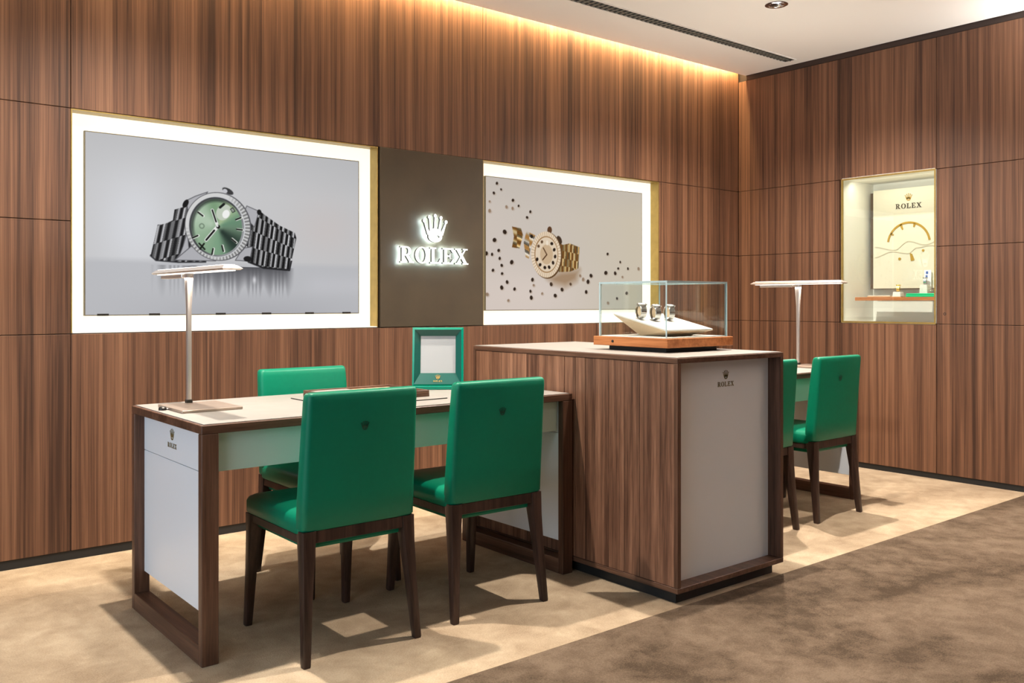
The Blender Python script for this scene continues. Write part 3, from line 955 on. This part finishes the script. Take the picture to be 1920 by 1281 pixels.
# tilted ivory tray inside
tray = thing('watch_tray', 'tilted ivory tray with tapered tan sides inside the glass case', 'tray', (2.80, 2.44, CZ + 0.0622))
tx0, tx1, ty0, ty1 = 0.065, 0.365, 0.06, 0.37
tz = lambda y: 0.024 + (y - ty0) / (ty1 - ty0) * 0.068
bm = bmesh.new()
lo = [(0.13, 0.13, 0.0), (0.30, 0.13, 0.0), (0.30, 0.27, 0.0), (0.13, 0.27, 0.0)]
hi = [(tx0, ty0, tz(ty0)), (tx1, ty0, tz(ty0)), (tx1, ty1, tz(ty1)), (tx0, ty1, tz(ty1))]
add_loft(bm, [lo, hi])
finish(bm, 'tray_body', M['tan'], tray)
bm = bmesh.new()
hi2 = [(x, y, z + 0.006) for x, y, z in hi]
add_loft(bm, [hi, hi2])
finish(bm, 'tray_top', M['ivory'], tray)

def build_watch(label, loc, rot, mat_case, mat_band, group, k=1.0):
    """Wrist watch closed into an upright loop, case on top facing up and forward."""
    t = thing('wrist_watch', label, 'watch', loc, group=group)
    t.rotation_euler = rot
    R, wv = 0.026 * k, 0.0125 * k
    zc = R + 0.001
    n = 26
    for i in range(n):
        a = PI / 2 + 0.42 + (2 * PI - 0.84) * (i + 0.5) / n
        bm = bmesh.new()
        hw_ = wv * (1.0 if i in (0, n - 1) else 0.92)
        add_box(bm, -hw_, hw_, -R * 0.118, R * 0.118, -0.0015 * k, 0.0015 * k, 0.0007 * k)
        finish(bm, 'link', mat_band, t, (0, R * math.cos(a) * 1.05, zc + R * math.sin(a)), (a - PI / 2, 0, 0))
    bm = bmesh.new()
    add_lathe(bm, [(R * 0.45, -wv * 0.55), (R * 0.72, -wv * 0.45), (R * 0.76, 0), (R * 0.72, wv * 0.45), (R * 0.45, wv * 0.55)], 24, tf=lambda x, y, z: (z, x * 1.05, y + zc))
    finish(bm, 'cuff', M['tan'], t, smooth=40)
    bm = bmesh.new()
    add_lathe(bm, [(0.0150 * k, 0), (0.0182 * k, 0.002 * k), (0.0182 * k, 0.006 * k), (0.0160 * k, 0.0085 * k), (0.0145 * k, 0.0085 * k), (0.0143 * k, 0.0070 * k)], 28)
    cs = finish(bm, 'case', mat_case, t, (0, 0, zc + R - 0.004 * k), smooth=35)
    bm = bmesh.new()
    add_lathe(bm, [(0.0142 * k, 0.0071 * k), (0.0142 * k, 0.0076 * k)], 24)
    dl = finish(bm, 'dial', M['dial'], cs)
    bm = bmesh.new()
    add_prism(bm, [(-0.0008 * k, 0), (0.0008 * k, 0), (0.0004 * k, 0.010 * k), (-0.0004 * k, 0.010 * k)], 0.0077 * k, 0.008 * k)
    add_prism(bm, [(0, -0.0008 * k), (0.007 * k, -0.0005 * k), (0.007 * k, 0.0005 * k), (0, 0.0008 * k)], 0.0077 * k, 0.008 * k)
    finish(bm, 'hands', M['dark_ink'], cs)
    bm = bmesh.new()
    add_lathe(bm, [(0.0026 * k, 0), (0.0026 * k, 0.004 * k)], 12, tf=lambda x, y, z: (0.0175 * k + z, x, y + 0.0035 * k))
    finish(bm, 'winding_crown', mat_case, cs, smooth=40)
    return t
tilt = math.atan(0.068 / 0.31)
def on_tray(x, y):
    return (2.80 + x, 2.44 + y, CZ + 0.0622 + tz(y) + 0.0095)
build_watch('steel watch on the ivory tray, end of row beside the lock', on_tray(0.115, 0.255), (tilt, 0, -0.4), M['steel'], M['steel'], 'watches on the ivory tray', 1.15)
build_watch('steel watch on the ivory tray, middle of the three', on_tray(0.175, 0.225), (tilt, 0, -0.4), M['chrome'], M['steel'], 'watches on the ivory tray', 1.15)
build_watch('steel watch on the ivory tray, end of row farthest from the lock', on_tray(0.265, 0.225), (tilt, 0, -0.4), M['steel'], M['steel'], 'watches on the ivory tray', 1.15)

# ================================================================== CHAIRS
def build_chair(label, loc, rotz):
    t = thing('leather_chair', label, 'chair', loc, rotz, 'green leather chairs')
    # seat cushion: rounded, slightly domed
    secs = []
    for z, ins in ((0.402, 0.006), (0.408, 0.0), (0.446, 0.0), (0.458, 0.006), (0.466, 0.020), (0.471, 0.055), (0.474, 0.12)):
        secs.append([(x, y, z) for x, y in rrect(-0.208 + ins, 0.208 - ins, -0.205 + ins, 0.240 - ins, 0.03)])
    bm = bmesh.new()
    add_loft(bm, secs)
    finish(bm, 'seat', M['green'], t, smooth=45)
    # backrest: leaning padded slab
    secs = []
    for z, th, hwid, ins in ((0.416, 0.066, 0.208, 0.005), (0.423, 0.066, 0.208, 0.0), (0.52, 0.064, 0.207, 0), (0.63, 0.061, 0.206, 0), (0.74, 0.058, 0.204, 0), (0.820, 0.055, 0.203, 0),
                             (0.838, 0.054, 0.203, 0.001), (0.846, 0.053, 0.203, 0.004), (0.850, 0.052, 0.203, 0.010)):
        f = max(0.0, (z - 0.42) / 0.43)
        yr = -0.222 - 0.034 * f ** 1.15
        secs.append([(x, y, z + (0.006 * (abs(x) / 0.19) ** 2 if z > 0.7 else 0)) for x, y in rrect(-hwid + ins, hwid - ins, yr + ins, yr + th - ins, 0.018)])
    bm = bmesh.new()
    add_loft(bm, secs)
    back = finish(bm, 'backrest', M['green'], t, smooth=45)
    bm = bmesh.new()
    add_crown(bm, 0.030, 0, 0.0022, fine=False)
    lean = math.atan(0.034 / 0.43)
    zz = 0.725
    yy = -0.222 - 0.034 * ((zz - 0.42) / 0.43) ** 1.15
    finish(bm, 'crown_emblem', M['green_dark'], back, (0.0, yy + 0.0008, zz), (PI / 2 + lean, 0, 0))
    # walnut rails and underside
    box('seat_rail', -0.162, 0.162, -0.217, -0.192, 0.376, 0.4155, M['leg_wood'], t, bev=0.002)
    box('seat_rail', -0.18, 0.18, 0.206, 0.228, 0.374, 0.402, M['leg_wood'], t, bev=0.002)
    for s in (-1, 1):
        xa, xb = sorted((s * 0.182, s * 0.202))
        box('seat_rail', xa, xb, -0.19, 0.206, 0.374, 0.402, M['leg_wood'], t, bev=0.002)
    box('seat_underside', -0.180, 0.180, -0.189, 0.205, 0.352, 0.400, M['green'], t, bev=0.01, seg=2)
    for sx in (-1, 1):
        for sy in (-1, 1):
            if sy < 0:
                tp, bt, zt = (sx * 0.1825, -0.196), (sx * 0.205, -0.236), 0.4155
            else:
                tp, bt, zt = (sx * 0.182, 0.206), (sx * 0.194, 0.238), 0.4015
            secs = []
            for z, f in ((0.0, 0.0), (0.006, 0.01), (0.20, 0.5), (0.33, 0.84), (zt, 1.0)):
                cx, cy = bt[0] + (tp[0] - bt[0]) * f, bt[1] + (tp[1] - bt[1]) * f
                w = (0.0125 + 0.0065 * f + 0.0045 * f ** 4) if z > 0 else 0.0115
                secs.append([(x, y, z) for x, y in rrect(cx - w, cx + w, cy - w * 1.1, cy + w * 1.1, 0.004, 2)])
            bm = bmesh.new()
            add_loft(bm, secs)
            finish(bm, 'leg', M['leg_wood'], t, smooth=35)
    return t
chair = build_chair('green leather chair with its back to the room, at desk end with lamp', (1.478, 2.82, 0), 0.0)
copy_thing(chair, (2.068, 2.835, 0), math.radians(-1.5), 'green leather chair with its back to the room, beside the tall cabinet')
copy_thing(chair, (1.775, 3.405, 0), PI, 'green leather chair facing the room from behind the desk by the wall')
copy_thing(chair, (3.752, 2.84, 0), 0, 'green leather chair mostly hidden behind the grey fronted cabinet')
copy_thing(chair, (4.355, 2.845, 0), 0, 'green leather chair fully in view at the far desk by the side wall')

# ================================================================== LAMPS
DT = 0.755 + 0.0025
def build_lamp(label, loc, front, backl):
    t = thing('desk_lamp', label, 'lamp', loc, group='slim desk lamps')
    box('base', -0.108, 0.108, -0.255, 0.0, 0.0, 0.010, M['lamp_base'], t, bev=0.0015)
    bm = bmesh.new()
    secs = []
    for z, w, d in ((0.010, 0.0085, 0.0085), (0.20, 0.0085, 0.0085), (0.36, 0.0085, 0.0095), (0.475, 0.012, 0.016), (0.492, 0.013, 0.018)):
        secs.append([(x, y - 0.012, z) for x, y in rrect(-w, w, -d, d, 0.003, 2)])
    add_loft(bm, secs)
    finish(bm, 'pole', M['lamp_metal'], t, smooth=35)
    box('collar', -0.011, 0.011, -0.023, -0.001, 0.010, 0.022, M['dark_metal'], t, bev=0.001)
    # blade head, edges chamfered upwards
    bm = bmesh.new()
    add_loft(bm, [[(-0.030, -front, 0.492), (0.030, -front, 0.492), (0.030, backl, 0.492), (-0.030, backl, 0.492)],
                  [(-0.036, -front - 0.006, 0.497), (0.036, -front - 0.006, 0.497), (0.036, backl + 0.006, 0.497), (-0.036, backl + 0.006, 0.497)],
                  [(-0.022, -front + 0.012, 0.509), (0.022, -front + 0.012, 0.509), (0.022, backl - 0.012, 0.509), (-0.022, backl - 0.012, 0.509)]])
    head = finish(bm, 'head', M['lamp_metal'], t)
    box('light_strip', -0.020, 0.020, -front + 0.02, backl - 0.02, 0.4895, 0.4925, M['lamp_led'], head, centre=False)
    box('added_up_strip', -0.018, 0.018, -front + 0.02, backl - 0.02, 0.5092, 0.511, M['lamp_led'], head, centre=False)  # glowing strip added on top of the head, goes with the upward light
    box('driver_box', -0.016, 0.016, 0.02, backl - 0.05, 0.474, 0.4893, M['lamp_metal'], head, centre=False, bev=0.002)
    area_light('lamp_glow', (0, (backl - front) / 2, 0.4735), (0, 0, 0), 0.04, front + backl - 0.06, 5.0, (1.0, 0.93, 0.82), parent=t)
    area_light('added_upglow', (0, (backl - front) / 2, 0.5125), (PI, 0, 0), 0.03, front + backl - 0.06, 11.0, (1.0, 0.95, 0.88), parent=t)  # upward light added to brighten the ceiling
    return t
build_lamp('slim metal lamp with flat bar head on the desk with the mirror', (1.18, 3.365, DT), 0.425, 0.305)
build_lamp('slim metal lamp with flat bar head on the far desk', (4.735, 3.115, DT), 0.31, 0.30)
sw = thing('lamp_dimmer', 'small dark metal dimmer beside the lamp base on the desk', 'dimmer', (1.055, 3.26, DT))
bm = bmesh.new()
add_lathe(bm, [(0.014, 0), (0.014, 0.008), (0.010, 0.012), (0.006, 0.012)], 18)
finish(bm, 'knob', M['dark_metal'], sw, smooth=35)
bm = bmesh.new()
add_box(bm, -0.022, 0.0, -0.006, 0.006, 0.0, 0.006, 0.001)
finish(bm, 'housing', M['lamp_metal'], sw, (0.032, 0.0, 0))

# ================================================================== DESK ITEMS
pad = tag(box('desk_pad', 1.575, 2.06, 2.94, 3.325, DT, DT + 0.003, M['cream_top'], bev=0.0008), 'thin pale leather pad lying under the presentation tray', 'desk pad')
box('pad_edge', -0.243, 0.243, -0.1935, -0.1915, -0.0016, 0.0022, M['dark_metal'], pad)
box('pad_edge', -0.2435, -0.2415, -0.192, 0.192, -0.0016, 0.0022, M['dark_metal'], pad)
pt = thing('presentation_tray', 'flat walnut rimmed presentation tray with pale leather lining on desk pad', 'tray', (1.835, 3.185, DT + 0.003))
box('tray_base', -0.20, 0.20, -0.155, 0.155, 0.0, 0.012, M['wood_x'], pt)
box('rim', -0.20, 0.20, -0.155, -0.147, 0.012, 0.026, M['wood_x'], pt, bev=0.001)
box('rim', -0.20, 0.20, 0.147, 0.155, 0.012, 0.026, M['wood_x'], pt, bev=0.001)
box('rim', -0.20, -0.192, -0.147, 0.147, 0.012, 0.026, M['wood_y'], pt, bev=0.001)
box('rim', 0.192, 0.20, -0.147, 0.147, 0.012, 0.026, M['wood_y'], pt, bev=0.001)
box('lining', -0.191, -0.01, -0.146, 0.146, 0.012, 0.022, M['cream_top'], pt, bev=0.002)
box('lining', -0.009, 0.191, -0.146, 0.146, 0.012, 0.018, M['tan'], pt, bev=0.002)

mr = thing('table_mirror', 'square table mirror in a green frame with gold crown mark', 'mirror', (2.255, 3.29, DT), math.radians(-37))
MW, MH = 0.113, 0.272
lean = math.radians(8)
def mirror_frame():
    bm = bmesh.new()
    o = [(-MW, 0.012), (MW, 0.012), (MW, MH), (-MW, MH)]
    i = [(-0.078, 0.070), (0.078, 0.070), (0.078, MH - 0.036), (-0.078, MH - 0.036)]
    Vs = []
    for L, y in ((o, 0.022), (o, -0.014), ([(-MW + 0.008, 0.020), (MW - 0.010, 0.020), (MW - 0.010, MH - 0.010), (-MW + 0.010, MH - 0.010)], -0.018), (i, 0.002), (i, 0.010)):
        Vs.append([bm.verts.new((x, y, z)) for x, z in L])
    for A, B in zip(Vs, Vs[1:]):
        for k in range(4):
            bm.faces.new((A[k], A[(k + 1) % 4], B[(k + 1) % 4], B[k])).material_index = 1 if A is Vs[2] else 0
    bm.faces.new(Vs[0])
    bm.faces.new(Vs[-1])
    return finish(bm, 'frame', [M['green_frame'], M['green_shaded']], mr, rot=(-lean, 0, 0))
fr = mirror_frame()
box('mirror_glass', -0.0775, 0.0775, 0.004, 0.0095, 0.0705, MH - 0.0365, M['mirror'], fr, centre=False)
xs, lh = word_layout(0.040, 0.14)
bm = bmesh.new()
for c, x in zip(WORD, xs):
    add_letter(bm, c, x, 0, lh, 0.0, 0.0016)
finish(bm, 'lettering', M['gold'], fr, (0, -0.0135, 0.030), (PI / 2 - 0.35, 0, 0))
bm = bmesh.new()
add_crown(bm, 0.022, 0, 0.0016, fine=False)
finish(bm, 'crown_emblem', M['gold'], fr, (0, -0.0105, 0.042), (PI / 2 - 0.35, 0, 0))
box('base', -MW, MW, -0.040, 0.035, 0.0, 0.016, M['green_frame'], mr, bev=0.003, seg=2)

# ================================================================== WALL NICHE
nd = 0.42
niche = thing('display_niche', 'lit white display niche with brass rim set in the side wall', 'display niche', (XR, NY0, NZ0))
nw, nh = NY1 - NY0, NZ1 - NZ0
box('side', 0.0, nd, -0.008, 0.0, 0.0, nh, M['niche_white'], niche)
box('side', 0.0, nd, nw, nw + 0.008, 0.0, nh, M['niche_white'], niche)
box('sill', 0.0, nd, 0.0, nw, -0.008, 0.0, M['niche_white'], niche)
box('head', 0.0, nd, 0.0, nw, nh, nh + 0.008, M['niche_white'], niche)
box('back', nd, nd + 0.01, -0.008, nw + 0.008, -0.008, nh + 0.008, M['niche_white'], niche)
for ya, yb, za, zb in ((-0.006, 0.004, -0.006, nh + 0.004), (nw - 0.004, nw + 0.006, -0.006, nh + 0.004), (0.004, nw - 0.004, -0.006, 0.006), (0.004, nw - 0.004, nh - 0.006, nh + 0.004)):
    box('rim', -0.003, 0.012, ya, yb, za, zb, M['brass'], niche)
box('glass_pane', 0.014, 0.020, 0.0005, nw - 0.0005, 0.0005, nh - 0.0005, M['glass'], niche)
area_light('niche_light', (0.10, nw / 2, nh - 0.012), (0, math.radians(-25), 0), 0.03, nw - 0.08, 1.45, (1.0, 0.93, 0.78), parent=niche)

board = thing('display_board', 'cream board with gold arc, crown emblem and lettering inside the niche', 'display board', (6.135, 3.13, 1.238))
box('panel', -0.018, 0.0, -0.262, 0.262, 0.0, 0.704, M['board'], board, bev=0.001)
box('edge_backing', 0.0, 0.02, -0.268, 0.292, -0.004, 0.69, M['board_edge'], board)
small_logo(board, 0.186, 0.050, 0.018, (-0.0182, 0.0, 0.560), FACE_MX, M['dark_ink'], 0.002, M['gold_ink'])
def on_board(name, build, mat):
    bm = bmesh.new()
    build(bm)
    return finish(bm, name, mat, board, (-0.0182, 0, 0), FACE_MX)
def arc(bm):
    A = np.linspace(math.radians(8), math.radians(172), 40)
    c, R = (0.0, 0.310), 0.157
    add_ring(bm, [(c[0] + R * math.cos(a), c[1] + R * math.sin(a)) for a in A], [(c[0] + (R - 0.014) * math.cos(a), c[1] + (R - 0.014) * math.sin(a)) for a in A], 0, 0.003, closed=False)
on_board('gold_arc', arc, M['gold_ink'])
for ang, ln in ((148, 0.022), (112, 0.040), (72, 0.028)):
    a = math.radians(ang)
    c, s = math.cos(a), math.sin(a)
    R1, R0 = 0.150, 0.150 - ln
    on_board('gold_tick', lambda bm: add_prism(bm, [(R1 * c - 0.009 * s, 0.31 + R1 * s + 0.009 * c), (R1 * c + 0.009 * s, 0.31 + R1 * s - 0.009 * c), (R0 * c + 0.005 * s, 0.31 + R0 * s - 0.005 * c), (R0 * c - 0.005 * s, 0.31 + R0 * s + 0.005 * c)], 0, 0.003), M['gold_ink'])
for x, y, r in ((-0.064, 0.208, 0.010), (0.104, 0.260, 0.009)):
    on_board('gold_dot', lambda bm: add_prism(bm, disc(x, y, r, 14), 0, 0.003), M['gold_ink'])
on_board('gold_dart', lambda bm: add_prism(bm, [(0.010, 0.246), (0.026, 0.240), (0.044, 0.196), (0.018, 0.190)], 0, 0.003), M['gold_ink'])
def wave(pts):
    def f(bm):
        P = []
        for (x0, y0), (x1, y1) in zip(pts, pts[1:]):
            for k in range(8):
                u = k / 8
                P.append((x0 + (x1 - x0) * u, y0 + (y1 - y0) * (u * u * (3 - 2 * u))))
        add_ring(bm, [(x, y + 0.003) for x, y in P], [(x, y - 0.003) for x, y in P], 0, 0.003, closed=False)
    return f
on_board('relief_line', wave([(-0.25, 0.225), (-0.12, 0.262), (0.0, 0.245), (0.06, 0.282), (0.155, 0.294), (0.25, 0.27)]), M['relief'])
on_board('relief_line', wave([(-0.25, 0.30), (-0.10, 0.272), (0.0, 0.33), (0.12, 0.30), (0.25, 0.34)]), M['relief'])

shelf = tag(box('niche_shelf', 5.875, 6.112, 2.80, 3.395, 1.152, 1.176, M['case_wood_y'], bev=0.002), 'slim orange brown wooden shelf inside the wall niche', 'shelf')
bx1 = thing('watch_box', 'flat green leather watch box lying on the niche shelf', 'box', (5.97, 2.945, 1.1765))
box('box_base', -0.05, 0.05, -0.105, 0.105, 0.0, 0.012, M['green_box'], bx1, bev=0.003, seg=2)
box('box_lid', -0.048, 0.048, -0.103, 0.103, 0.0125, 0.024, M['green_box'], bx1, bev=0.003, seg=2)
bx2 = thing('shelf_plinth', 'low tan leather plinth on the niche shelf', 'plinth', (5.99, 3.255, 1.1765))
box('slab', -0.05, 0.05, -0.085, 0.085, 0.0, 0.009, M['tan'], bx2, bev=0.002)
box('cap', -0.045, 0.045, -0.080, 0.080, 0.0095, 0.013, M['ivory'], bx2)
def stand(label, loc, h, w):
    t = thing('watch_stand', label, 'watch stand', loc, group='ivory watch stands on the niche shelf')
    bm = bmesh.new()
    add_loft(bm, [[(x, y, 0) for x, y in rrect(-w, w, -w, w, 0.006)], [(x, y, h * 0.9) for x, y in rrect(-w * .86, w * .86, -w * .86, w * .86, 0.006)], [(x + 0.0, y, h) for x, y in rrect(-w * .8, w * .8, -w * .8, w * .8, 0.006)]])
    finish(bm, 'column', M['ivory'], t, smooth=40)
    box('foot', -w - 0.004, w + 0.004, -w - 0.004, w + 0.004, -0.0, 0.004, M['tan'], t)
    return t
stand('low ivory watch stand beside the tan plinth', (5.965, 3.125, 1.1765), 0.036, 0.030)
build_watch('small gold watch on the low ivory stand in the niche', (5.965, 3.125, 1.2128), (0.0, 0.0, -1.2), M['gold'], M['gold'], 'watches in the wall niche', 0.85)
stand('taller ivory watch stand behind the green box', (6.06, 2.985, 1.1765), 0.085, 0.030)
build_watch('small steel watch on the taller ivory stand in the niche', (6.06, 2.985, 1.2618), (0.0, 0.0, -1.2), M['steel'], M['steel'], 'watches in the wall niche', 0.85)
cd = thing('price_card', 'small white card with blue print behind the taller stand', 'card', (6.098, 2.985, 1.1765))
box('card', -0.0015, 0.0015, -0.024, 0.024, 0.0, 0.185, M['paper'], cd)
for y0, y1, za, zb in ((-0.004, 0.012, 0.158, 0.176), (0.000, 0.014, 0.135, 0.150)):
    box('print', -0.003, -0.0016, y0, y1, za, zb, M['blue_ink'], cd)
